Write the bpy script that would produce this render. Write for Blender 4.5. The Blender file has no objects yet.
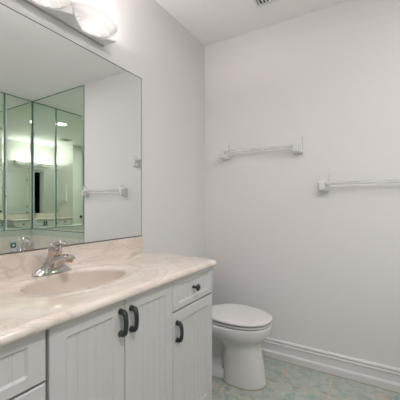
import bpy, bmesh, math, random
from mathutils import Vector, Matrix

PI = math.pi
SC = bpy.context.scene
COL = SC.collection

# ------------------------------------------------------------------ camera
cam_d = bpy.data.cameras.new('camera')
cam = bpy.data.objects.new('camera', cam_d)
COL.objects.link(cam)
cam.location = (1.2344, 0.0, 1.119)
cam.rotation_euler = (PI / 2, 0, math.radians(30.44))
cam_d.sensor_width = 36.0
cam_d.lens = 291.5 / 400 * 36.0
cam_d.shift_x = -5.0 / 400
cam_d.shift_y = 4.5 / 400
cam_d.clip_start = 0.02
SC.camera = cam

# ------------------------------------------------------------------ world, exposure
wd = bpy.data.worlds.new('world')
SC.world = wd
wd.use_nodes = True
wd.node_tree.nodes['Background'].inputs[0].default_value = (1.0, 0.97, 0.93, 1)
wd.node_tree.nodes['Background'].inputs[1].default_value = 0.05
SC.view_settings.view_transform = 'Standard'
SC.view_settings.look = 'None'
SC.view_settings.exposure = 0.12
SC.view_settings.gamma = 1.0
SC.view_settings.use_curve_mapping = False
SC.cycles.max_bounces = 16
SC.cycles.glossy_bounces = 12
SC.cycles.diffuse_bounces = 6
SC.cycles.transmission_bounces = 10
SC.cycles.transparent_max_bounces = 16
SC.cycles.sample_clamp_indirect = 8.0

BULB = 340.0          # radiance of the vanity bulbs
DOWN = 95.0         # radiance of the recessed downlight over the tub
FILL = 93.0         # radiance of the added fill light on the ceiling, out of view

# ------------------------------------------------------------------ sizes of the room
YB, W, H = 2.098, 2.572, 2.44
YF = -1.70           # wall behind the camera
JOG, XH = 0.10, 0.56   # side wall at the vanity's left end, hall wall

# ------------------------------------------------------------------ materials
def newmat(name):
    m = bpy.data.materials.new(name)
    m.use_nodes = True
    nt = m.node_tree
    return m, nt, nt.nodes['Principled BSDF']

def pbr(name, col, rough=0.5, metal=0.0, spec=0.5, coat=0.0, bump=0.0, bscale=200.0, emit=None, es=0.0):
    m, nt, b = newmat(name)
    b.inputs['Base Color'].default_value = (*col, 1)
    b.inputs['Roughness'].default_value = rough
    b.inputs['Metallic'].default_value = metal
    b.inputs['Specular IOR Level'].default_value = spec
    b.inputs['Coat Weight'].default_value = coat
    if emit:
        b.inputs['Emission Color'].default_value = (*emit, 1)
        b.inputs['Emission Strength'].default_value = es
    if bump:
        tc = nt.nodes.new('ShaderNodeTexCoord')
        n = nt.nodes.new('ShaderNodeTexNoise')
        n.inputs['Scale'].default_value = bscale
        n.inputs['Detail'].default_value = 3
        bp = nt.nodes.new('ShaderNodeBump')
        bp.inputs['Strength'].default_value = bump
        bp.inputs['Distance'].default_value = 0.003
        nt.links.new(tc.outputs['Object'], n.inputs['Vector'])
        nt.links.new(n.outputs['Fac'], bp.inputs['Height'])
        nt.links.new(bp.outputs['Normal'], b.inputs['Normal'])
    return m

M = {}
M['wall'] = pbr('wall_paint', (0.795, 0.777, 0.769), 0.55, spec=0.3, bump=0.04, bscale=150)
M['ceiling'] = pbr('ceiling_paint', (0.90, 0.885, 0.877), 0.8, spec=0.2, bump=0.22, bscale=130)
M['trim'] = pbr('trim_paint', (0.77, 0.765, 0.755), 0.3)
M['door'] = pbr('door_paint', (0.76, 0.76, 0.74), 0.4)
M['cabinet'] = pbr('cabinet_paint', (0.64, 0.637, 0.627), 0.42, bump=0.03, bscale=300)
M['carcass'] = pbr('cabinet_carcass_wood', (0.30, 0.22, 0.15), 0.7)
M['pewter'] = pbr('dark_pewter', (0.055, 0.065, 0.062), 0.38, metal=0.55)
M['chrome'] = pbr('chrome', (0.56, 0.545, 0.535), 0.05, metal=1.0)
M['satin'] = pbr('satin_chrome', (0.62, 0.61, 0.60), 0.22, metal=1.0)
M['band'] = pbr('light_satin_band', (0.80, 0.79, 0.78), 0.3, metal=0.4)
M['brass'] = pbr('brass', (0.75, 0.50, 0.20), 0.25, metal=1.0)
M['porcelain'] = pbr('white_porcelain', (0.76, 0.755, 0.745), 0.12, coat=0.3)
M['seat'] = pbr('seat_plastic', (0.745, 0.735, 0.72), 0.28)
M['bracket'] = pbr('white_ceramic', (0.79, 0.775, 0.758), 0.18)
M['red'] = pbr('red_dot', (0.6, 0.05, 0.04), 0.3)
M['black'] = pbr('black_metal', (0.015, 0.015, 0.016), 0.35)
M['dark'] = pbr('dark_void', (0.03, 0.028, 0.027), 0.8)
M['caulk'] = pbr('aged_caulk', (0.42, 0.32, 0.22), 0.7)
M['plate'] = pbr('white_plastic', (0.78, 0.775, 0.76), 0.3)
M['blueplate'] = pbr('blue_plastic', (0.02, 0.14, 0.20), 0.3)
M['tub'] = pbr('tub_acrylic', (0.78, 0.775, 0.76), 0.12)
M['medicine'] = pbr('white_enamel', (0.80, 0.795, 0.78), 0.3)
M['vent'] = pbr('vent_enamel', (0.76, 0.75, 0.74), 0.4)
M['ventdark'] = pbr('vent_shadow_duct', (0.10, 0.085, 0.08), 0.9)
M['mirror'] = pbr('silvered_glass', (0.90, 0.917, 0.905), 0.0, metal=1.0)
M['mirror_edge'] = pbr('mirror_cut_edge', (0.12, 0.11, 0.10), 0.3, metal=0.2)
M['tubmirror'] = pbr('green_tinted_mirror', (0.80, 0.89, 0.785), 0.0, metal=1.0)
M['tubmirror_edge'] = pbr('teal_glass_edge', (0.10, 0.22, 0.22), 0.15)
M['bulb'] = pbr('lit_bulb', (1, 1, 1), 0.5, emit=(1.0, 0.955, 0.98), es=BULB)
M['downlens'] = pbr('lit_downlight', (1, 1, 1), 0.5, emit=(1.0, 0.955, 0.98), es=DOWN)
M['filllens'] = pbr('lit_fill_light', (1, 1, 1), 0.5, emit=(1.0, 0.955, 0.98), es=FILL)

def mat_marble():
    m, nt, b = newmat('cultured_marble')
    N, L = nt.nodes, nt.links
    tc = N.new('ShaderNodeTexCoord')
    mp = N.new('ShaderNodeMapping'); mp.inputs['Scale'].default_value = (3.2, 2.0, 3.2)
    mp.inputs['Rotation'].default_value = (0.2, 0.1, 0.5)
    L.new(tc.outputs['Object'], mp.inputs['Vector'])
    n1 = N.new('ShaderNodeTexNoise'); n1.inputs['Scale'].default_value = 1.1; n1.inputs['Detail'].default_value = 5
    n1.inputs['Distortion'].default_value = 2.2
    L.new(mp.outputs['Vector'], n1.inputs['Vector'])
    r1 = N.new('ShaderNodeValToRGB')
    e = r1.color_ramp.elements
    e[0].position = 0.30; e[0].color = (0.70, 0.60, 0.515, 1)
    e[1].position = 0.62; e[1].color = (0.84, 0.765, 0.70, 1)
    L.new(n1.outputs['Fac'], r1.inputs['Fac'])
    w = N.new('ShaderNodeTexNoise'); w.inputs['Scale'].default_value = 1.15; w.inputs['Detail'].default_value = 4
    w.inputs['Distortion'].default_value = 3.0; w.inputs['Roughness'].default_value = 0.55
    L.new(mp.outputs['Vector'], w.inputs['Vector'])
    r2 = N.new('ShaderNodeValToRGB')
    e = r2.color_ramp.elements
    e[0].position = 0.478; e[0].color = (0, 0, 0, 1)
    e[1].position = 0.535; e[1].color = (0, 0, 0, 1)
    k = r2.color_ramp.elements.new(0.50); k.color = (0.34, 0.34, 0.34, 1)
    L.new(w.outputs['Fac'], r2.inputs['Fac'])
    mx = N.new('ShaderNodeMix'); mx.data_type = 'RGBA'
    mx.inputs[7].default_value = (0.44, 0.395, 0.33, 1)
    L.new(r2.outputs['Color'], mx.inputs[0]); L.new(r1.outputs['Color'], mx.inputs[6])
    L.new(mx.outputs[2], b.inputs['Base Color'])
    b.inputs['Roughness'].default_value = 0.13
    b.inputs['Coat Weight'].default_value = 0.25
    return m
M['marble'] = mat_marble()
M['basin'] = pbr('basin_marble', (0.74, 0.655, 0.585), 0.14, coat=0.25)

def mat_tiles(name, size, off, cols, grout, gw=0.011, axes=(0, 1), rough=0.3, nscale=9.0):
    """glazed square tiles with a marbled glaze and tinted grout"""
    m, nt, b = newmat(name)
    N, L = nt.nodes, nt.links
    geo = N.new('ShaderNodeNewGeometry')
    sp = N.new('ShaderNodeSeparateXYZ'); L.new(geo.outputs['Position'], sp.inputs[0])
    masks, cells = [], []
    for i, ax in enumerate(axes):
        s = N.new('ShaderNodeMath'); s.operation = 'SUBTRACT'; s.inputs[1].default_value = off[i]
        L.new(sp.outputs[ax], s.inputs[0])
        d = N.new('ShaderNodeMath'); d.operation = 'DIVIDE'; d.inputs[1].default_value = size[i]
        L.new(s.outputs[0], d.inputs[0])
        fl = N.new('ShaderNodeMath'); fl.operation = 'FLOOR'; L.new(d.outputs[0], fl.inputs[0]); cells.append(fl)
        fr = N.new('ShaderNodeMath'); fr.operation = 'FRACT'; L.new(d.outputs[0], fr.inputs[0])
        c = N.new('ShaderNodeMath'); c.operation = 'SUBTRACT'; c.inputs[1].default_value = 0.5
        L.new(fr.outputs[0], c.inputs[0])
        a = N.new('ShaderNodeMath'); a.operation = 'ABSOLUTE'; L.new(c.outputs[0], a.inputs[0])
        mr = N.new('ShaderNodeMapRange')
        h = gw / size[i] / 2
        mr.inputs['From Min'].default_value = 0.5 - h * 1.5
        mr.inputs['From Max'].default_value = 0.5 - h * 0.7
        L.new(a.outputs[0], mr.inputs['Value']); masks.append(mr)
    mk = N.new('ShaderNodeMath'); mk.operation = 'MAXIMUM'
    L.new(masks[0].outputs[0], mk.inputs[0]); L.new(masks[1].outputs[0], mk.inputs[1])
    cb = N.new('ShaderNodeCombineXYZ')
    L.new(cells[0].outputs[0], cb.inputs[0]); L.new(cells[1].outputs[0], cb.inputs[1])
    ml = N.new('ShaderNodeVectorMath'); ml.operation = 'SCALE'; ml.inputs['Scale'].default_value = 3.7
    L.new(cb.outputs[0], ml.inputs[0])
    ad = N.new('ShaderNodeVectorMath'); ad.operation = 'ADD'
    L.new(ml.outputs[0], ad.inputs[0]); L.new(geo.outputs['Position'], ad.inputs[1])
    nz = N.new('ShaderNodeTexNoise'); nz.inputs['Scale'].default_value = nscale; nz.inputs['Detail'].default_value = 8
    nz.inputs['Roughness'].default_value = 0.62; nz.inputs['Distortion'].default_value = 0.8
    L.new(ad.outputs[0], nz.inputs['Vector'])
    rp = N.new('ShaderNodeValToRGB')
    rp.color_ramp.elements[0].position = 0.34; rp.color_ramp.elements[0].color = (*cols[0], 1)
    rp.color_ramp.elements[1].position = 0.68; rp.color_ramp.elements[1].color = (*cols[2], 1)
    q = rp.color_ramp.elements.new(0.5); q.color = (*cols[1], 1)
    L.new(nz.outputs['Fac'], rp.inputs['Fac'])
    mx = N.new('ShaderNodeMix'); mx.data_type = 'RGBA'
    L.new(mk.outputs[0], mx.inputs[0]); L.new(rp.outputs['Color'], mx.inputs[6])
    mx.inputs[7].default_value = (*grout, 1)
    L.new(mx.outputs[2], b.inputs['Base Color'])
    rm = N.new('ShaderNodeMapRange'); rm.inputs['To Min'].default_value = rough; rm.inputs['To Max'].default_value = 0.8
    L.new(mk.outputs[0], rm.inputs['Value']); L.new(rm.outputs[0], b.inputs['Roughness'])
    bp = N.new('ShaderNodeBump'); bp.inputs['Strength'].default_value = 0.4; bp.inputs['Distance'].default_value = 0.002
    bp.invert = True
    L.new(mk.outputs[0], bp.inputs['Height']); L.new(bp.outputs['Normal'], b.inputs['Normal'])
    return m
M['floor'] = mat_tiles('floor_tile', (0.281, 0.264), (0.709, 1.832),
                       ((0.25, 0.37, 0.33), (0.43, 0.485, 0.44), (0.58, 0.555, 0.49)), (0.62, 0.49, 0.37), gw=0.0085, nscale=19)
GT = ((0.50, 0.52, 0.43), (0.58, 0.58, 0.50), (0.63, 0.62, 0.55))
M['walltile_x'] = mat_tiles('wall_tile_side', (0.15, 0.15), (0.05, 0.53), GT, (0.66, 0.62, 0.54), gw=0.005, axes=(1, 2), nscale=14)
M['walltile_y'] = mat_tiles('wall_tile_end', (0.15, 0.15), (1.553, 0.53), GT, (0.66, 0.62, 0.54), gw=0.005, axes=(0, 2), nscale=14)
M['listello'] = pbr('border_tile', (0.43, 0.49, 0.41), 0.3, bump=0.4, bscale=40)

def mat_shade():
    m, nt, b = newmat('ribbed_glass')
    N, L = nt.nodes, nt.links
    out = N['Material Output']
    tl = N.new('ShaderNodeBsdfTranslucent'); tl.inputs['Color'].default_value = (0.95, 0.945, 0.94, 1)
    tp = N.new('ShaderNodeBsdfTransparent'); tp.inputs['Color'].default_value = (0.004, 0.004, 0.004, 1)
    b.inputs['Base Color'].default_value = (0.86, 0.85, 0.83, 1)
    b.inputs['Roughness'].default_value = 0.12
    m1 = N.new('ShaderNodeMixShader'); m1.inputs[0].default_value = 0.15
    L.new(tl.outputs[0], m1.inputs[1]); L.new(tp.outputs[0], m1.inputs[2])
    m2 = N.new('ShaderNodeMixShader'); m2.inputs[0].default_value = 0.78
    L.new(m1.outputs[0], m2.inputs[1]); L.new(b.outputs[0], m2.inputs[2])
    L.new(m2.outputs[0], out.inputs['Surface'])
    return m
M['shade'] = mat_shade()

def mat_acrylic():
    m, nt, b = newmat('clear_acrylic')
    N, L = nt.nodes, nt.links
    out = N['Material Output']
    b.inputs['Base Color'].default_value = (0.95, 0.95, 0.94, 1)
    b.inputs['Transmission Weight'].default_value = 1.0
    b.inputs['Roughness'].default_value = 0.06
    b.inputs['IOR'].default_value = 1.35
    tp = N.new('ShaderNodeBsdfTransparent'); tp.inputs['Color'].default_value = (0.93, 0.93, 0.92, 1)
    df = N.new('ShaderNodeBsdfDiffuse'); df.inputs['Color'].default_value = (0.86, 0.855, 0.85, 1)
    m0 = N.new('ShaderNodeMixShader'); m0.inputs[0].default_value = 0.45
    L.new(tp.outputs[0], m0.inputs[1]); L.new(df.outputs[0], m0.inputs[2])
    m1 = N.new('ShaderNodeMixShader'); m1.inputs[0].default_value = 0.85
    L.new(b.outputs[0], m1.inputs[1]); L.new(m0.outputs[0], m1.inputs[2])
    L.new(m1.outputs[0], out.inputs['Surface'])
    return m
M['acrylic'] = mat_acrylic()

# ------------------------------------------------------------------ mesh helpers (all take world coordinates)
WORLD = {}          # world position of each object's origin

def obj(name, bm, mats, parent=None, smooth=False, origin=None):
    """link bm (world coordinates) as one mesh object"""
    if not isinstance(mats, (list, tuple)):
        mats = [mats]
    base = WORLD[parent.name] if parent else Vector(origin or (0, 0, 0))
    bmesh.ops.recalc_face_normals(bm, faces=bm.faces[:])
    bmesh.ops.translate(bm, verts=bm.verts[:], vec=-base)
    me = bpy.data.meshes.new(name)
    bm.to_mesh(me); bm.free()
    for m in mats:
        me.materials.append(m)
    if smooth:
        for p in me.polygons:
            p.use_smooth = True
        try:
            me.set_sharp_from_angle(angle=math.radians(38))
        except Exception:
            pass
    o = bpy.data.objects.new(name, me)
    COL.objects.link(o)
    if parent:
        o.parent = parent
    else:
        o.location = base
    WORLD[o.name] = base
    return o

def tag(o, label, cat, group=None):
    o['label'] = label; o['category'] = cat
    if group:
        o['group'] = group
    return o

def thing(name, label, cat, loc, group=None):
    o = bpy.data.objects.new(name, None)
    o.empty_display_size = 0.05
    COL.objects.link(o)
    o.location = loc
    WORLD[o.name] = Vector(loc)
    return tag(o, label, cat, group)

def struct(name, bm, m, parent=None, smooth=False):
    o = obj(name, bm, m, parent, smooth)
    o['kind'] = 'structure'
    return o

def box(bm, a, b, bevel=0.0, mi=0, seg=2):
    vs = [bm.verts.new((x, y, z)) for x in (a[0], b[0]) for y in (a[1], b[1]) for z in (a[2], b[2])]
    fs = [(0, 1, 3, 2), (4, 6, 7, 5), (0, 4, 5, 1), (2, 3, 7, 6), (0, 2, 6, 4), (1, 5, 7, 3)]
    faces = [bm.faces.new([vs[i] for i in f]) for f in fs]
    for f in faces:
        f.material_index = mi
    if bevel:
        edges = list({e for f in faces for e in f.edges})
        bmesh.ops.bevel(bm, geom=edges, offset=bevel, segments=seg, affect='EDGES', profile=0.5)
    return bm

def B(a, b, bevel=0.0):
    return box(bmesh.new(), a, b, bevel)

def loft(bm, rings, cap0=True, cap1=True, mi=0):
    """join closed rings of the same number of points"""
    R = [[bm.verts.new(p) for p in r] for r in rings]
    n = len(R[0])
    for i in range(len(R) - 1):
        for k in range(n):
            f = bm.faces.new((R[i][k], R[i][(k + 1) % n], R[i + 1][(k + 1) % n], R[i + 1][k]))
            f.material_index = mi
    if cap0:
        bm.faces.new(R[0]).material_index = mi
    if cap1:
        bm.faces.new(list(reversed(R[-1]))).material_index = mi
    return bm

def circle(c, r, n=24, axis='z', ry=None):
    ry = r if ry is None else ry
    out = []
    for k in range(n):
        t = 2 * PI * k / n
        u, v = r * math.cos(t), ry * math.sin(t)
        if axis == 'z': out.append((c[0] + u, c[1] + v, c[2]))
        elif axis == 'x': out.append((c[0], c[1] + u, c[2] + v))
        else: out.append((c[0] + u, c[1], c[2] + v))
    return out

def lathe(bm, c, prof, axis='z', n=28, cap0=True, cap1=True, sign=1, mi=0):
    """prof: (radius, distance along axis)"""
    rings = []
    for r, d in prof:
        p = [c[0], c[1], c[2]]
        p['xyz'.index(axis)] += sign * d
        rings.append(circle(p, max(r, 1e-4), n, axis))
    return loft(bm, rings, cap0, cap1, mi)

def sweep(bm, pts, radii, n=12, up=(0, 1, 0), mi=0):
    """tube through pts, radii (side, normal) per point"""
    pts = [Vector(p) for p in pts]
    up = Vector(up).normalized()
    rings = []
    for i, p in enumerate(pts):
        t = (pts[min(i + 1, len(pts) - 1)] - pts[max(i - 1, 0)]).normalized()
        s = up - t * up.dot(t)
        s.normalize()
        q = t.cross(s)
        ra, rb = radii[i] if isinstance(radii[i], (tuple, list)) else (radii[i], radii[i])
        rings.append([tuple(p + s * ra * math.cos(2 * PI * k / n) + q * rb * math.sin(2 * PI * k / n)) for k in range(n)])
    return loft(bm, rings, True, True, mi)

def prism(bm, poly, axis, a, b, mi=0):
    """extrude a polygon (pairs in the two other axes) from a to b along axis"""
    def pt(u, v, w):
        return {'x': (w, u, v), 'y': (u, w, v), 'z': (u, v, w)}[axis]
    return loft(bm, [[pt(u, v, a) for u, v in poly], [pt(u, v, b) for u, v in poly]], True, True, mi)

def bezier(p0, p1, p2, p3, n):
    out = []
    for i in range(n + 1):
        t = i / n; s = 1 - t
        out.append(tuple(s**3 * a + 3 * s * s * t * b + 3 * s * t * t * c + t**3 * d for a, b, c, d in zip(p0, p1, p2, p3)))
    return out

# ================================================================== THE ROOM
T = 0.10
struct('floor', B((-T, YF - T, -0.08), (W + 0.9, YB + T, 0.0)), M['floor'])
struct('ceiling', B((-T, YF - T, H), (W + 0.9, YB + T, H + 0.08)), M['ceiling'])
struct('wall_back', B((-T, YB, 0), (W + T, YB + T, H)), M['wall'])
struct('wall_left', B((-T, JOG, 0), (0, YB, H)), M['wall'])
# short side wall at the vanity's left end and the hall wall with a door
struct('wall_side', B((-T, JOG - T, 0), (XH, JOG, H)), M['wall'])
bm = bmesh.new()
box(bm, (XH - T, JOG - 0.16, 0), (XH, JOG - T, H))
box(bm, (XH - T, YF, 0), (XH, -0.86, H))
box(bm, (XH - T, -0.86, 2.04), (XH, JOG - 0.16, H))
struct('wall_hall', bm, M['wall'])
struct('wall_front', B((XH - T, YF - T, 0), (W + T, YF, H)), M['wall'])
# right wall: tub end, a closed door, an open dark closet
bm = bmesh.new()
box(bm, (W, 0.20, 0), (W + T, YB, H))
box(bm, (W, -0.80, 0), (W + T, -0.60, H))
box(bm, (W, YF, 0), (W + T, -1.02, H))
box(bm, (W, -0.60, 2.06), (W + T, 0.20, H))
box(bm, (W, -1.02, 2.10), (W + T, -0.80, H))
struct('wall_right', bm, M['wall'])
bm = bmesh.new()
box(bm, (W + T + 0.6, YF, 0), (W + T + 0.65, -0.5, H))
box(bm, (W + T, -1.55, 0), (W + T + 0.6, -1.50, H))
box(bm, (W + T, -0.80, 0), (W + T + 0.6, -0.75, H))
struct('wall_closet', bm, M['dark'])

def raised_door(x0, x1, y0, y1, z0, z1, face):
    """slab with two raised panels on the face at x1 (face=+1) or x0 (face=-1)"""
    bm = bmesh.new()
    box(bm, (x0, y0, z0), (x1, y1, z1), 0.003)
    w = y1 - y0
    for za, zb in ((z0 + 0.16, z0 + 0.78), (z0 + 0.98, z1 - 0.14)):
        xs = x1 if face > 0 else x0
        for d, m in ((0.006, 0.10), (0.011, 0.14)):
            a, b = (xs - 0.002, xs + d) if face > 0 else (xs - d, xs + 0.002)
            box(bm, (a, y0 + m, za + m - 0.1), (b, y1 - m, zb - m + 0.1), 0.004)
    return bm

def casing(name, x, d, y0, y1, z1):
    bm = bmesh.new()
    a, b = (x, x + d) if d > 0 else (x + d, x)
    for p in ((y0 - 0.065, y0), (y1, y1 + 0.065)):
        box(bm, (a, p[0], 0), (b, p[1], z1 + 0.065), 0.003)
    box(bm, (a, y0, z1), (b, y1, z1 + 0.065), 0.003)
    return struct(name, bm, M['trim'])

d1 = struct('door_1', raised_door(XH - 0.06, XH - 0.02, -0.86, JOG - 0.16, 0.01, 2.04, 1), M['door'])
bm = bmesh.new()
lathe(bm, (XH - 0.02, -0.115, 0.84), [(0.030, 0), (0.030, 0.006), (0.012, 0.009), (0.011, 0.05), (0.016, 0.052), (0.016, 0.062), (0.004, 0.066)], 'x')
sweep(bm, [(XH + 0.037, -0.115, 0.84), (XH + 0.04, -0.16, 0.842), (XH + 0.037, -0.225, 0.838)], [(0.009, 0.007), (0.009, 0.006), (0.006, 0.004)], up=(0, 0, 1))
obj('handle', bm, M['black'], d1, True)
d2 = struct('door_2', raised_door(W + 0.02, W + 0.06, -0.60, 0.20, 0.01, 2.06, -1), M['door'])
bm = bmesh.new()
lathe(bm, (W + 0.02, 0.13, 0.93), [(0.030, 0), (0.030, 0.006), (0.012, 0.009), (0.011, 0.04), (0.027, 0.05), (0.027, 0.065), (0.01, 0.072)], 'x', sign=-1)
obj('handle', bm, M['black'], d2, True)
for z in (0.25, 1.05, 1.85):
    obj('hinge', B((W - 0.002, -0.605, z - 0.045), (W + 0.022, -0.592, z + 0.045), 0.002), M['black'], d2)
casing('trim_1', W, -0.014, -0.60, 0.20, 2.06)
casing('trim_2', W, -0.014, -1.02, -0.80, 2.10)
for n, (y0, y1) in (('trim_3', (-0.925, -0.86)),):
    struct(n, B((XH, y0, 0), (XH + 0.014, y1, 2.105), 0.003), M['trim'])

# baseboards with a beaded top and a stepped foot
BP = [(0, 0), (0.024, 0), (0.024, 0.040), (0.021, 0.047), (0.014, 0.053), (0.014, 0.098), (0.0185, 0.101), (0.0205, 0.106),
      (0.0185, 0.111), (0.012, 0.114), (0.012, 0.118), (0.0165, 0.121), (0.019, 0.127), (0.0165, 0.133), (0.009, 0.137), (0, 0.137)]
bm = bmesh.new()
prism(bm, [(YB - d, z) for d, z in BP], 'x', 0.0, 1.553)
struct('baseboard_back', bm, M['trim'])
bm = bmesh.new()
prism(bm, [(d, z) for d, z in BP], 'y', 1.305, YB - 0.024)
struct('baseboard_left', bm, M['trim'])
# thin aged line of caulk where baseboard and tile meet
struct('trim_4', B((0.024, YB - 0.0265, 0), (1.553, YB - 0.0235, 0.0025)), M['caulk'])

# tub surround tile, with a darker border course under the mirrors
bm = bmesh.new()
box(bm, (W - 0.010, 0.55, 0.44), (W, YB, 0.733), 0, 0)
box(bm, (W - 0.012, 0.55, 0.733), (W, YB, 0.803), 0, 1)
struct('trim_5', bm, [M['walltile_x'], M['listello']])
bm = bmesh.new()
box(bm, (1.553, YB - 0.010, 0.44), (W - 0.010, YB, 0.733), 0, 0)
box(bm, (1.553, YB - 0.012, 0.733), (W - 0.012, YB, 0.803), 0, 1)
struct('trim_6', bm, [M['walltile_y'], M['listello']])

# ================================================================== MIRRORS
def mirror_panel(name, pos, normal_axis, sign, u0, u1, z0, z1, mats, bevel, thick=0.006, sink=0.0022, edge=0.0085):
    """flat silvered panel with a ground bevel round its front and cut glass edges"""
    bm = bmesh.new()
    def P(u, z, d):
        return (pos + sign * d, u, z) if normal_axis == 'x' else (u, pos + sign * d, z)
    def ring(i, d):
        return [bm.verts.new(P(u, z, d)) for u, z in ((u0 + i, z0 + i), (u1 - i, z0 + i), (u1 - i, z1 - i), (u0 + i, z1 - i))]
    r0, r1, r1b, r2 = ring(0, 0.0005), ring(0, thick - sink), ring(edge, thick - sink + 0.0001), ring(bevel, thick)
    def band(a, b, mi):
        for k in range(4):
            bm.faces.new((a[k], a[(k + 1) % 4], b[(k + 1) % 4], b[k])).material_index = mi
    band(r0, r1, 1); band(r1, r1b, 1); band(r1b, r2, 0)
    bm.faces.new(r2).material_index = 0
    bm.faces.new(list(reversed(r0))).material_index = 1
    return obj(name, bm, mats, origin=P((u0 + u1) / 2, z0, 0))

o = mirror_panel('vanity_mirror', 0.0, 'x', 1, JOG + 0.003, 1.3316, 0.928, 1.885, [M['mirror'], M['mirror_edge']], 0.009, 0.006, 0.00002, 0.0045)
tag(o, 'large frameless wall mirror standing on the marble backsplash over the sink', 'mirror')
TM = [M['tubmirror'], M['tubmirror_edge']]
o = mirror_panel('wall_mirror', YB, 'y', -1, 1.553, W - 0.001, 0.803, H - 0.002, TM, 0.030)
tag(o, 'widest green tinted mirror on the back wall, just left of the reflected towel bar', 'mirror', 'bevelled green mirrors round the tub')
o = mirror_panel('wall_mirror', W, 'x', -1, 1.772, YB - 0.007, 0.803, H - 0.002, TM, 0.024)
tag(o, 'narrow green tinted mirror in the tub corner, above the blue square plate', 'mirror', 'bevelled green mirrors round the tub')
o = mirror_panel('wall_mirror', W, 'x', -1, 0.55, 1.769, 0.803, H - 0.002, TM, 0.024)
tag(o, 'green tinted mirror over the tub side, only its edge showing at far left', 'mirror', 'bevelled green mirrors round the tub')

# ================================================================== VANITY
XF, Y0, Y1, ZC = 0.515, JOG + 0.003, 1.297, 0.838    # front face, ends, top of the counter
van = thing('vanity_cabinet', 'white beadboard bathroom vanity cabinet with dark pewter pulls under marble counter', 'cabinet', (0.26, 0.70, 0))
bm = bmesh.new()
box(bm, (0.003, Y0, 0.10), (XF - 0.021, Y1, 0.655))
box(bm, (XF - 0.06, Y0, 0.655), (XF - 0.021, Y1, 0.806))
box(bm, (0.003, Y0, 0.655), (XF - 0.06, Y0 + 0.018, 0.806))
box(bm, (0.003, Y1 - 0.018, 0.655), (XF - 0.06, Y1, 0.806))
obj('carcass', bm, M['carcass'], van)
obj('end_panel', B((0.003, Y1, 0.0), (XF - 0.004, Y1 + 0.004, 0.806), 0.001), M['cabinet'], van)
obj('toe_kick', B((0.003, Y0, 0.0), (XF - 0.085, Y1, 0.10)), M['cabinet'], van)

def panel_front(y0, y1, z0, z1, fy, fzb, fzt, nbead, t=0.019, x=XF):
    """framed front with a recessed beadboard panel: one welded height field"""
    def axis(lo, hi, fl, fh, beads):
        pts = [(lo, 'e'), (lo + 0.0025, 'f'), (lo + fl, 'f'), (lo + fl + 0.006, 'p')]
        a, b = lo + fl + 0.006, hi - fh - 0.006
        for k in range(1, beads):
            c = a + (b - a) * k / beads
            for d, q in ((-0.006, 'p'), (-0.004, 'g'), (-0.0015, 'b'), (0.0015, 'b'), (0.004, 'g'), (0.006, 'p')):
                pts.append((c + d, q))
        pts += [(hi - fh - 0.006, 'p'), (hi - fh, 'f'), (hi - 0.0025, 'f'), (hi, 'e')]
        return pts
    ya = axis(y0, y1, fy, fy, nbead)
    za = axis(z0, z1, fzb, fzt, 1)
    bm = bmesh.new()
    D = {'f': 0.0, 'p': -0.0048, 'g': -0.0062, 'b': -0.0051}
    grid = []
    for z, zq in za:
        row = []
        for y, yq in ya:
            if 'e' in (zq, yq): d = -0.0025
            elif 'f' in (zq, yq): d = 0.0
            else: d = D[yq]
            row.append(bm.verts.new((x + d, y, z)))
        grid.append(row)
    for i in range(len(za) - 1):
        for k in range(len(ya) - 1):
            bm.faces.new((grid[i][k], grid[i][k + 1], grid[i + 1][k + 1], grid[i + 1][k]))
    rim = grid[0] + [r[-1] for r in grid[1:]] + list(reversed(grid[-1][:-1])) + [r[0] for r in reversed(grid[1:-1])]
    back = [bm.verts.new((x - t, v.co.y, v.co.z)) for v in rim]
    n = len(rim)
    for k in range(n):
        bm.faces.new((rim[k], back[k], back[(k + 1) % n], rim[(k + 1) % n]))
    bm.faces.new(back)
    return bm

def pull(y, z0, z1, parent):
    """arched pull with flared feet"""
    bm = bmesh.new()
    zc = (z0 + z1) / 2
    hh = (z1 - z0) / 2 - 0.008
    pts, rad = [], []
    n = 16
    for i in range(n + 1):
        a = PI * i / n
        s = -math.cos(a)
        pts.append((XF + 0.011 + 0.015 * math.sin(a) ** 0.7, y, zc + hh * s))
        k = abs(s)
        rad.append((0.0085 + 0.0020 * k ** 3, 0.0068 + 0.0016 * k ** 3))
    sweep(bm, pts, rad, 12, up=(0, 1, 0))
    for s in (-1, 1):
        lathe(bm, (XF, y, zc + s * hh), [(0.0105, 0), (0.0105, 0.003), (0.0085, 0.006), (0.0085, 0.013), (0.0055, 0.016)], 'x', 16)
    return obj('handle', bm, M['pewter'], parent, True)

def knob(y, z, parent):
    bm = bmesh.new()
    lathe(bm, (XF - 0.0088, y, z), [(0.0095, 0), (0.0095, 0.003), (0.0060, 0.007), (0.0055, 0.018), (0.0095, 0.022), (0.0155, 0.027), (0.0158, 0.030),
                              (0.0135, 0.034), (0.0085, 0.0365), (0.002, 0.0375)], 'x', 20)
    return obj('knob', bm, M['pewter'], parent, True)

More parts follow.
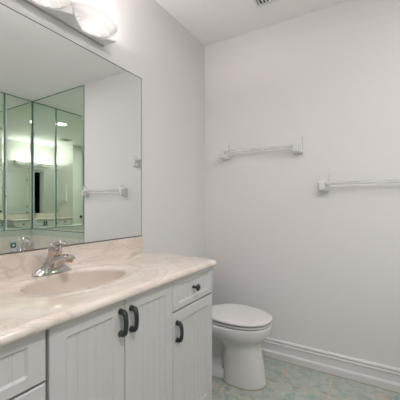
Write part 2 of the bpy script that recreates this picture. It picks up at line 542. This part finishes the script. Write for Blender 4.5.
ZB, ZT = 0.125, 0.806
dl = obj('door', panel_front(0.4405, 0.699, ZB, ZT, 0.046, 0.058, 0.044, 5), M['cabinet'], van)
pull(0.680, 0.690, 0.778, dl)
dr = obj('door', panel_front(0.702, 0.9635, ZB, ZT, 0.046, 0.058, 0.044, 5), M['cabinet'], van)
pull(0.728, 0.688, 0.775, dr)
dd = obj('door', panel_front(0.9665, Y1, ZB, 0.668, 0.046, 0.058, 0.046, 7), M['cabinet'], van)
pull(0.992, 0.545, 0.632, dd)
t1 = obj('drawer', panel_front(0.9665, Y1, 0.675, ZT, 0.040, 0.026, 0.026, 7), M['cabinet'], van)
knob(1.128, 0.741, t1)
for z0, z1 in ((0.675, ZT), (0.495, 0.668), (0.312, 0.489), (ZB, 0.306)):
    t = obj('drawer', panel_front(Y0 + 0.002, 0.4315, z0, z1, 0.044, 0.028, 0.028, 7), M['cabinet'], van)
    knob(0.27, (z0 + z1) / 2, t)

# ---- countertop: one slab with a moulded ripple round the bowl, basin as its part
ct = thing('countertop', 'polished beige marble countertop with moulded oval sink bowl and bullnose edge', 'countertop', (0.26, 0.70, 0.80))
CX0, CX1, CY0, CY1 = 0.0015, 0.536, JOG + 0.001, 1.331
SX, SY, SA, SB = 0.258, 0.712, 0.134, 0.196         # sink centre and half axes (x, y)
angs = set()
NA = 120
for k in range(NA):
    angs.add(round(2 * PI * k / NA, 5))
def rect_loop(ins_front, ins_end, z, rc, angles):
    """rectangle with a rounded front right corner, sampled at the given angles round the sink"""
    x0, x1, y0, y1 = CX0, CX1 - ins_front, CY0, CY1 - ins_end
    pts = []
    for a in angles:
        dx, dy = math.cos(a), math.sin(a)
        s = 1e9
        if dx > 1e-9: s = min(s, (x1 - SX) / dx)
        if dx < -1e-9: s = min(s, (x0 - SX) / dx)
        if dy > 1e-9: s = min(s, (y1 - SY) / dy)
        if dy < -1e-9: s = min(s, (y0 - SY) / dy)
        x, y = SX + s * dx, SY + s * dy
        cx, cy = x1 - rc, y1 - rc
        if x > cx and y > cy:
            v = Vector((x - cx, y - cy))
            v = v.normalized() * rc if v.length > 1e-9 else v
            x, y = cx + v.x, cy + v.y
        pts.append((x, y, z))
    return pts
for cx, cy in ((CX0, CY0), (CX0, CY1), (CX1, CY0), (CX1, CY1)):
    a = math.atan2(cy - SY, cx - SX) % (2 * PI)
    angs.add(round(a, 5))
    if cx == CX1 and cy == CY1:
        for q in range(-6, 7):
            angs.add(round(a + q * 0.008, 5))
angles = sorted(angs)
def ell(k, z, grow=0.0):
    return [(SX + (SA * k + grow) * math.cos(a), SY + (SB * k + grow) * math.sin(a), z) for a in angles]
rings = [ell(1, ZC - 0.012), ell(1, ZC - 0.006, 0.0008), ell(1, ZC - 0.002, 0.003), ell(1, ZC, 0.007)]
# shallow moulded ripple (an oval step) round the bowl
def ripple(g, z):
    out = []
    for a in angles:
        x = SX + (SA + g * 0.55) * math.cos(a); y = SY + (SB + g * 1.35) * math.sin(a)
        out.append((min(max(x, 0.04), 0.515), y, z))
    return out
rings += [ripple(0.074, ZC), ripple(0.080, ZC - 0.0006), ripple(0.086, ZC - 0.0003), ripple(0.092, ZC)]
RB = 0.017
for i in range(0, 7):
    t = PI / 2 * i / 6
    ins = RB * (1 - math.sin(t))
    rings.append(rect_loop(ins * 1.25, ins, ZC - RB * (1 - math.cos(t)), 0.034, angles))
rings.append(rect_loop(0.0, 0.0, ZC - 0.020, 0.034, angles))
rings.append(rect_loop(0.003, 0.002, ZC - 0.027, 0.034, angles))
rings.append(rect_loop(0.010, 0.008, ZC - 0.0315, 0.034, angles))
rings.append(ell(1, ZC - 0.0315, 0.004))
slab = bmesh.new()
loft(slab, rings, False, False)
obj('slab', slab, M['marble'], ct, True)
bz = bmesh.new()
br = [ell(1, ZC - 0.010, 0.0003)]
for i in range(1, 11):
    t = i / 10
    k = math.cos(t * PI / 2 * 0.93) ** 0.55
    br.append(ell(k, ZC - 0.010 - 0.125 * math.sin(t * PI / 2) ** 0.9))
loft(bz, br, False, True)
basin = obj('basin', bz, M['basin'], ct, True)
dr_ = bmesh.new()
lathe(dr_, (SX, SY, ZC - 0.134), [(0.024, 0), (0.024, 0.003), (0.018, 0.0045), (0.010, 0.003), (0.002, 0.004)], 'z', 20)
obj('drain', dr_, M['chrome'], basin, True)
bs = bmesh.new()
box(bs, (0.0015, CY0 + 0.001, ZC - 0.001), (0.020, 1.329, 0.927), 0.0025)
obj('backsplash', bs, M['marble'], ct)

# ---- faucet
FX, FY, FZ = 0.088, 0.715, ZC + 0.0006
fa = thing('faucet', 'polished chrome single lever faucet standing behind the oval sink bowl', 'faucet', (FX, FY, FZ))
bm = bmesh.new()
def oval(cx, cy, z, a, b, n=32, p=2.3):
    out = []
    for k in range(n):
        t = 2 * PI * k / n
        c, s = math.cos(t), math.sin(t)
        out.append((cx + a * math.copysign(abs(c) ** (2 / p), c), cy + b * math.copysign(abs(s) ** (2 / p), s), z))
    return out
loft(bm, [oval(FX, FY, FZ, 0.030, 0.083), oval(FX, FY, FZ + 0.006, 0.030, 0.083), oval(FX, FY, FZ + 0.012, 0.027, 0.074),
          oval(FX + 0.001, FY, FZ + 0.022, 0.026, 0.056), oval(FX + 0.003, FY, FZ + 0.036, 0.026, 0.042),
          oval(FX + 0.007, FY, FZ + 0.052, 0.026, 0.033), oval(FX + 0.012, FY, FZ + 0.066, 0.025, 0.0275), oval(FX + 0.016, FY, FZ + 0.078, 0.0245, 0.0250)])
obj('body', bm, M['chrome'], fa, True)
bm = bmesh.new()
pts = bezier((FX + 0.004, FY, FZ + 0.034), (FX + 0.05, FY, FZ + 0.056), (FX + 0.085, FY, FZ + 0.080), (FX + 0.130, FY, FZ + 0.071), 12)
rad = [(0.030 - 0.014 * (i / 12), 0.030 - 0.021 * (i / 12) ** 0.8) for i in range(13)]
rad[-1] = (0.013, 0.006)
sweep(bm, pts, rad, 18, up=(0, 1, 0))
sp = obj('spout', bm, M['chrome'], fa, True)
bm = bmesh.new()
lathe(bm, (FX + 0.114, FY, FZ + 0.070), [(0.0098, 0), (0.0098, 0.008), (0.0112, 0.009), (0.0112, 0.013), (0.009, 0.015)], 'z', 18, sign=-1)
obj('aerator', bm, M['brass'], sp, True)
DX = FX + 0.017
bm = bmesh.new()
lathe(bm, (DX, FY, FZ + 0.078), [(0.0255, 0), (0.0255, 0.0035)], 'z', 24)
obj('collar', bm, M['brass'], fa, True)
bm = bmesh.new()
lathe(bm, (DX, FY, FZ + 0.0815), [(0.0245, 0), (0.0255, 0.012), (0.0240, 0.026), (0.019, 0.037), (0.010, 0.0425), (0.001, 0.044)], 'z', 24)
sweep(bm, bezier((DX - 0.004, FY, FZ + 0.110), (DX + 0.022, FY, FZ + 0.128), (DX + 0.045, FY, FZ + 0.130), (DX + 0.074, FY, FZ + 0.126), 10),
      [(0.018 - 0.006 * i / 10, 0.013 - 0.007 * i / 10) for i in range(10)] + [(0.007, 0.003)], 14, up=(0, 1, 0))
hd = obj('lever', bm, M['chrome'], fa, True)
bm = bmesh.new()
lathe(bm, (DX + 0.0240, FY - 0.006, FZ + 0.094), [(0.0042, 0), (0.0042, 0.0025), (0.002, 0.0035)], 'x', 12)
obj('temperature_mark', bm, M['red'], hd, True)

# ================================================================== VANITY LIGHT
LYS = (0.922, 0.672, 0.422)
LX, LA, LB, LZ = 0.078, 0.074, 0.124, 1.992     # bowl centre, half axes, height of the rim
vl = thing('vanity_light', 'chrome bath bar light with three ribbed glass bowl shades above the mirror', 'light fixture', (0.0, 0.672, 1.944))
obj('back_plate', B((0.001, 0.297, 1.944), (0.016, 1.047, 2.020), 0.002), M['satin'], vl, True)
# folded front band: stands out between the bowls, dips to the wall under each of them
poly, inn = [(0.017, 0.297), (0.098, 0.297)], []
for yc in reversed(LYS):
    poly += [(0.024, yc - 0.018), (0.024, yc + 0.018), (0.098, yc + 0.125)]
poly += [(0.017, 1.047)]
bm = bmesh.new()
prism(bm, poly, 'z', 1.9445, 1.9475)
for a, b in zip(poly, poly[1:]):
    d = Vector((b[0] - a[0], b[1] - a[1])).normalized()
    nrm = Vector((d.y, -d.x)) * 0.0015
    q = [(a[0] - nrm.x, a[1] - nrm.y), (b[0] - nrm.x, b[1] - nrm.y), (b[0] + nrm.x, b[1] + nrm.y), (a[0] + nrm.x, a[1] + nrm.y)]
    prism(bm, q, 'z', 1.9475, 1.978)
obj('front_band', bm, M['band'], vl)
def lamp_shade(y):
    bm = bmesh.new()
    n = 40
    outer, inner = [], []
    def ring(k, z, dr=0.0):
        # the bowl leans back: its low point lies towards the wall
        cx = LX - 0.034 * (1 - k)
        return circle((cx, y, z), LA * k + dr, 48, 'z', LB * k + dr)
    for i in range(n + 1):
        t = i / n
        k = 0.16 + 0.84 * math.sin(t * PI / 2) ** 0.9
        z = LZ - 0.046 * math.cos(t * PI / 2) ** 1.15
        w = 0.0018 * math.cos(t * 2 * PI * 7)
        outer.append(ring(k, z + w, w)); inner.append(ring(k, z + 0.003 + w, w - 0.0035))
    rim = [ring(1, LZ + 0.001, 0.0055), ring(1, LZ + 0.009, 0.0055), ring(1, LZ + 0.010, -0.002)]
    loft(bm, outer + rim + list(reversed(inner)), True, True)
    s = obj('lamp_shade', bm, M['shade'], vl, True)
    b = bmesh.new()
    bmesh.ops.create_uvsphere(b, u_segments=16, v_segments=10, radius=0.016, matrix=Matrix.Translation((LX - 0.008, y, LZ + 0.004)) @ Matrix.Diagonal((0.8, 2.4, 0.8, 1)))
    obj('bulb', b, M['bulb'], s, True)
    b = bmesh.new()
    lathe(b, (0.016, y, LZ + 0.004), [(0.010, 0), (0.010, 0.012), (0.006, 0.026)], 'x', 14)
    obj('socket', b, M['satin'], s, True)
for y in LYS:
    lamp_shade(y)

# ================================================================== TOILET
TX, TY = 0.0, 1.721
to = thing('toilet', 'white elongated two piece toilet with closed lid beside the vanity', 'toilet', (0.30, TY, 0))
def egg(x0, x1, hw, z, n=56, pf=2.15, pb=2.9, frac=0.47, cy=TY):
    """elongated seat outline from back x0 to front x1"""
    cx = x0 + (x1 - x0) * frac
    out = []
    for k in range(n):
        t = 2 * PI * k / n
        c, s = math.cos(t), math.sin(t)
        p = pf if c > 0 else pb
        a = (x1 - cx) if c > 0 else (cx - x0)
        out.append((cx + a * math.copysign(abs(c) ** (2 / p), c), cy + hw * math.copysign(abs(s) ** (2 / p), s), z))
    return out
bm = bmesh.new()
PY = 1.744
loft(bm, [egg(0.385, 0.647, 0.110, 0.004, pf=2.1, pb=4, cy=PY), egg(0.385, 0.647, 0.110, 0.02, pf=2.1, pb=4, cy=PY),
          egg(0.387, 0.631, 0.104, 0.13, pf=2.1, pb=4, cy=PY - 0.008), egg(0.390, 0.613, 0.096, 0.238, pf=2.2, pb=4, cy=PY - 0.020),
          egg(0.36, 0.612, 0.100, 0.260, pf=2.2, pb=3.5, cy=TY + 0.002),
          egg(0.30, 0.632, 0.114, 0.282, pf=2.3, pb=3), egg(0.25, 0.656, 0.140, 0.303, pf=2.2, pb=3),
          egg(0.22, 0.672, 0.154, 0.322, pf=2.15), egg(0.20, 0.681, 0.162, 0.350, pf=2.15), egg(0.20, 0.683, 0.164, 0.374, pf=2.15),
          egg(0.205, 0.677, 0.159, 0.382, pf=2.15), egg(0.24, 0.643, 0.130, 0.382, pf=2.15)])
obj('bowl', bm, M['porcelain'], to, True)
bm = bmesh.new()
def rr(x0, x1, hw, z, p=4, cy=TY):
    return egg(x0, x1, hw, z, 40, p, p, 0.5, cy)
loft(bm, [rr(0.09, 0.42, 0.085, 0.003, cy=PY), rr(0.09, 0.42, 0.085, 0.035, cy=PY), rr(0.10, 0.42, 0.078, 0.048, cy=PY), rr(0.11, 0.42, 0.048, 0.062, cy=PY),
          rr(0.11, 0.42, 0.042, 0.12, cy=PY), rr(0.11, 0.42, 0.046, 0.20, cy=PY - 0.01), rr(0.09, 0.42, 0.08, 0.265), rr(0.06, 0.40, 0.13, 0.32), rr(0.05, 0.36, 0.15, 0.372)])
tr = obj('trapway', bm, M['porcelain'], to, True)
for s in (-1, 1):
    b = bmesh.new()
    lathe(b, (0.29, PY + s * 0.066, 0.046), [(0.014, 0), (0.014, 0.012), (0.009, 0.020), (0.001, 0.022)], 'z', 16)
    obj('bolt_cap', b, M['porcelain'], tr, True)
bm = bmesh.new()
loft(bm, [rr(0.088, 0.30, 0.0875, 0.0, cy=PY), rr(0.088, 0.30, 0.0875, 0.004, cy=PY)])
loft(bm, [egg(0.383, 0.650, 0.1125, 0.0, pf=2.1, pb=4, cy=PY), egg(0.383, 0.650, 0.1125, 0.004, pf=2.1, pb=4, cy=PY)])
obj('caulk_line', bm, M['caulk'], to)
def lidegg(x0, x1, hw, z):
    return egg(x0, x1, hw, z, pb=2.25)
bm = bmesh.new()
loft(bm, [lidegg(0.276, 0.666, 0.147, 0.3880), lidegg(0.264, 0.684, 0.161, 0.3905), lidegg(0.264, 0.684, 0.161, 0.3965), lidegg(0.278, 0.664, 0.146, 0.3995),
          lidegg(0.33, 0.61, 0.10, 0.3995)])
obj('seat', bm, M['seat'], to, True)
bm = bmesh.new()
loft(bm, [lidegg(0.270, 0.670, 0.150, 0.4070), lidegg(0.258, 0.687, 0.164, 0.4095), lidegg(0.258, 0.687, 0.164, 0.4175), lidegg(0.264, 0.680, 0.158, 0.4225),
          lidegg(0.284, 0.658, 0.138, 0.4245), lidegg(0.32, 0.60, 0.10, 0.4255), lidegg(0.40, 0.52, 0.04, 0.426)])
ld = obj('lid', bm, M['seat'], to, True)
for s in (-1, 1):
    obj('hinge', B((0.248, TY + s * 0.075 - 0.018, 0.380), (0.276, TY + s * 0.075 + 0.018, 0.412), 0.004), M['seat'], to, True)
    b = bmesh.new()
for x, y in ((0.58, 0.07), (0.58, -0.07)):
    obj('bumper', B((x - 0.01, TY + y - 0.006, 0.3815), (x + 0.01, TY + y + 0.006, 0.389), 0.001), M['seat'], to)
    obj('bumper', B((x - 0.01, TY + y - 0.006, 0.399), (x + 0.01, TY + y + 0.006, 0.4075), 0.001), M['seat'], to)
bm = bmesh.new()
loft(bm, [rr(0.035, 0.185, 0.17, 0.372, 7), rr(0.022, 0.195, 0.185, 0.42, 7), rr(0.012, 0.205, 0.195, 0.66, 7)])
tk = obj('tank', bm, M['porcelain'], to, True)
bm = bmesh.new()
loft(bm, [rr(0.010, 0.210, 0.200, 0.660, 7), rr(0.006, 0.214, 0.204, 0.665, 7), rr(0.006, 0.214, 0.204, 0.683, 7), rr(0.014, 0.206, 0.196, 0.690, 7)])
obj('tank_lid', bm, M['porcelain'], to, True)
bm = bmesh.new()
lathe(bm, (0.200, TY - 0.14, 0.615), [(0.013, 0), (0.013, 0.008), (0.006, 0.012)], 'x', 16)
sweep(bm, [(0.218, TY - 0.145, 0.615), (0.222, TY - 0.10, 0.612), (0.220, TY - 0.065, 0.606)], [(0.006, 0.005), (0.007, 0.004), (0.008, 0.004)], up=(0, 0, 1))
obj('flush_lever', bm, M['chrome'], to, True)

# ================================================================== TOWEL BARS
def towel_bar(x0, x1, z, label):
    t = thing('towel_bar', label, 'towel bar', ((x0 + x1) / 2, YB, z), 'clear rod towel bars on the back wall')
    for x in (x0, x1):
        bm = bmesh.new()
        # wall plate with a swept shoulder rising to one side
        out = [(-0.028, -0.052), (0.030, -0.052), (0.032, -0.050), (0.032, 0.060), (0.029, 0.064), (0.025, 0.060), (0.020, 0.048),
               (0.012, 0.039), (0.002, 0.034), (-0.012, 0.030), (-0.024, 0.026), (-0.030, 0.018), (-0.030, -0.050)]
        def plate(d, k):
            return [(x + u * k, YB - d, z + v * k) for u, v in out]
        loft(bm, [plate(0.0005, 1.0), plate(0.018, 1.0), plate(0.030, 0.93), plate(0.034, 0.84)])
        # post that carries the rod, rounded at the front
        post = [(-0.022, -0.047), (0.012, -0.047), (0.015, -0.044), (0.015, 0.016), (0.012, 0.019), (-0.022, 0.019), (-0.025, 0.016), (-0.025, -0.044)]
        def pring(d, k):
            return [(x - 0.005 + (u + 0.005) * k, YB - d, z - 0.012 + (v + 0.012) * k) for u, v in post]
        loft(bm, [pring(0.010, 1.0), pring(0.060, 0.97), pring(0.067, 0.90), pring(0.070, 0.78)])
        obj('bracket', bm, M['bracket'], t)
    bm = bmesh.new()
    lathe(bm, (x0, YB - 0.050, z), [(0.0120, 0), (0.0120, x1 - x0 - 0.02)], 'x', 48)
    obj('rod', bm, M['acrylic'], t, True)
towel_bar(0.195, 0.762, 1.527, 'white bracket towel bar with clear rod, higher one nearer the corner')
towel_bar(0.931, 1.498, 1.257, 'white bracket towel bar with clear rod, lower one cut by right photo edge')

# ================================================================== CEILING FITTINGS
def vent(cx, cy, s, label, nl=11):
    t = thing('ceiling_vent', label, 'vent', (cx, cy, H))
    bm = bmesh.new()
    h, f = s / 2, 0.018
    for a, b in (((-h, -h), (h, -h + f)), ((-h, h - f), (h, h)), ((-h, -h + f), (-h + f, h - f)), ((h - f, -h + f), (h, h - f))):
        box(bm, (cx + a[0], cy + a[1], H - 0.012), (cx + b[0], cy + b[1], H - 0.0005), 0.003)
    obj('frame', bm, M['vent'], t)
    obj('duct', B((cx - h + f, cy - h + f, H - 0.0035), (cx + h - f, cy + h - f, H - 0.0005)), M['ventdark'], t)
    g = (s - 2 * f) / nl
    for k in range(nl):
        x = cx - h + f + g * (k + 0.5)
        bm = bmesh.new()
        prism(bm, [(x - g * 0.32, H - 0.0036), (x - g * 0.10, H - 0.0036), (x + g * 0.34, H - 0.011), (x + g * 0.12, H - 0.011)], 'y', cy - h + f, cy + h - f)
        obj('louver', bm, M['vent'], t)
vent(0.688, 1.714, 0.28, 'white louvered vent in the ceiling near the back wall')
vent(0.885, 0.50, 0.20, 'small louvered grille in the ceiling, seen only in the green mirror', 8)

def ceiling_light(cx, cy, r, m, label):
    t = thing('ceiling_light', label, 'light', (cx, cy, H))
    bm = bmesh.new()
    lathe(bm, (cx, cy, H - 0.0005), [(r + 0.024, 0), (r + 0.024, 0.004), (r + 0.004, 0.011), (r, 0.009), (r, 0.0)], 'z', 36, sign=-1)
    obj('trim_ring', bm, M['vent'], t, True)
    bm = bmesh.new()
    lathe(bm, (cx, cy, H - 0.001), [(r - 0.001, 0), (r - 0.001, 0.010), (r * 0.5, 0.0115)], 'z', 36, sign=-1)
    obj('lens', bm, m, t, True)
ceiling_light(1.918, 1.269, 0.075, M['downlens'], 'round recessed downlight over the tub, glowing in the green mirror')
ceiling_light(1.52, 0.28, 0.14, M['filllens'], 'round fill light added on the ceiling above the camera, out of view')  # added lamp for fill light, set where no mirror shows it

# ================================================================== TUB AND SIDE WALL THINGS
tb = thing('bathtub', 'white built-in bathtub with tiled apron under the green mirrors', 'bathtub', (2.06, 1.32, 0))
bx0, bx1, by0, by1 = 1.555, W - 0.012, 0.56, YB - 0.013
def rrect(x0, x1, y0, y1, z, r, n=6):
    out = []
    for cx, cy, a0 in ((x1 - r, y1 - r, 0), (x0 + r, y1 - r, PI / 2), (x0 + r, y0 + r, PI), (x1 - r, y0 + r, 1.5 * PI)):
        for k in range(n + 1):
            a = a0 + PI / 2 * k / n
            out.append((cx + r * math.cos(a), cy + r * math.sin(a), z))
    return out
bm = bmesh.new()
loft(bm, [rrect(bx0, bx1, by0, by1, 0.455, 0.02), rrect(bx0, bx1, by0, by1, 0.49, 0.02), rrect(bx0 + 0.01, bx1 - 0.01, by0 + 0.01, by1 - 0.01, 0.50, 0.02),
          rrect(bx0 + 0.10, bx1 - 0.10, by0 + 0.12, by1 - 0.12, 0.50, 0.20), rrect(bx0 + 0.12, bx1 - 0.12, by0 + 0.15, by1 - 0.15, 0.47, 0.20),
          rrect(bx0 + 0.18, bx1 - 0.18, by0 + 0.24, by1 - 0.24, 0.12, 0.18), rrect(bx0 + 0.26, bx1 - 0.26, by0 + 0.34, by1 - 0.34, 0.09, 0.14)], False, True)
obj('tub_shell', bm, M['tub'], tb, True)
bm = bmesh.new()
box(bm, (bx0 + 0.012, by0 + 0.012, 0.0), (bx0 + 0.03, by1, 0.455))
box(bm, (bx0 + 0.03, by0 + 0.012, 0.0), (bx1, by0 + 0.03, 0.455))
obj('apron', bm, M['walltile_x'], tb)

wp = bmesh.new()
box(wp, (W - 0.017, 1.832, 0.595), (W - 0.0105, 1.894, 0.657), 0.002)
wp_t = obj('wall_plate', wp, M['blueplate'], origin=(W - 0.0105, 1.863, 0.595))
tag(wp_t, 'small blue square plate on the tub tile, left of the faucet in the mirror', 'wall plate')
bm = bmesh.new()
lathe(bm, (W - 0.0165, 1.863, 0.626), [(0.012, 0), (0.012, 0.003), (0.009, 0.005)], 'x', 20, sign=-1)
obj('button', bm, M['plate'], wp_t, True)

mc = thing('medicine_cabinet', 'white medicine cabinet on the side wall, seen only in the green mirror', 'cabinet', (0.19, JOG, 1.175))
obj('case', B((0.012, JOG + 0.0005, 1.175), (0.362, JOG + 0.025, 1.585), 0.003), M['medicine'], mc)
mcd = obj('door', B((0.008, JOG + 0.025, 1.170), (0.366, JOG + 0.042, 1.590), 0.003), M['medicine'], mc)
bm = bmesh.new()
lathe(bm, (0.325, JOG + 0.042, 1.205), [(0.006, 0), (0.006, 0.008), (0.011, 0.013), (0.009, 0.020), (0.002, 0.022)], 'y', 16)
obj('knob', bm, M['black'], mcd, True)
def cover_plate(x, z, w, label):
    o = obj('switch_plate', B((x - w / 2, JOG + 0.0005, z - 0.057), (x + w / 2, JOG + 0.007, z + 0.057), 0.002), M['plate'], origin=(x, JOG, z))
    tag(o, label, 'switch plate')
    obj('rocker', B((x - 0.016, JOG + 0.007, z - 0.032), (x + 0.016, JOG + 0.011, z + 0.032), 0.002), M['medicine'], o)
cover_plate(0.13, 1.05, 0.073, 'white switch plate under the medicine cabinet, nearer the vanity mirror')
cover_plate(0.45, 1.05, 0.073, 'white switch plate at the side wall corner, farther from the vanity mirror')
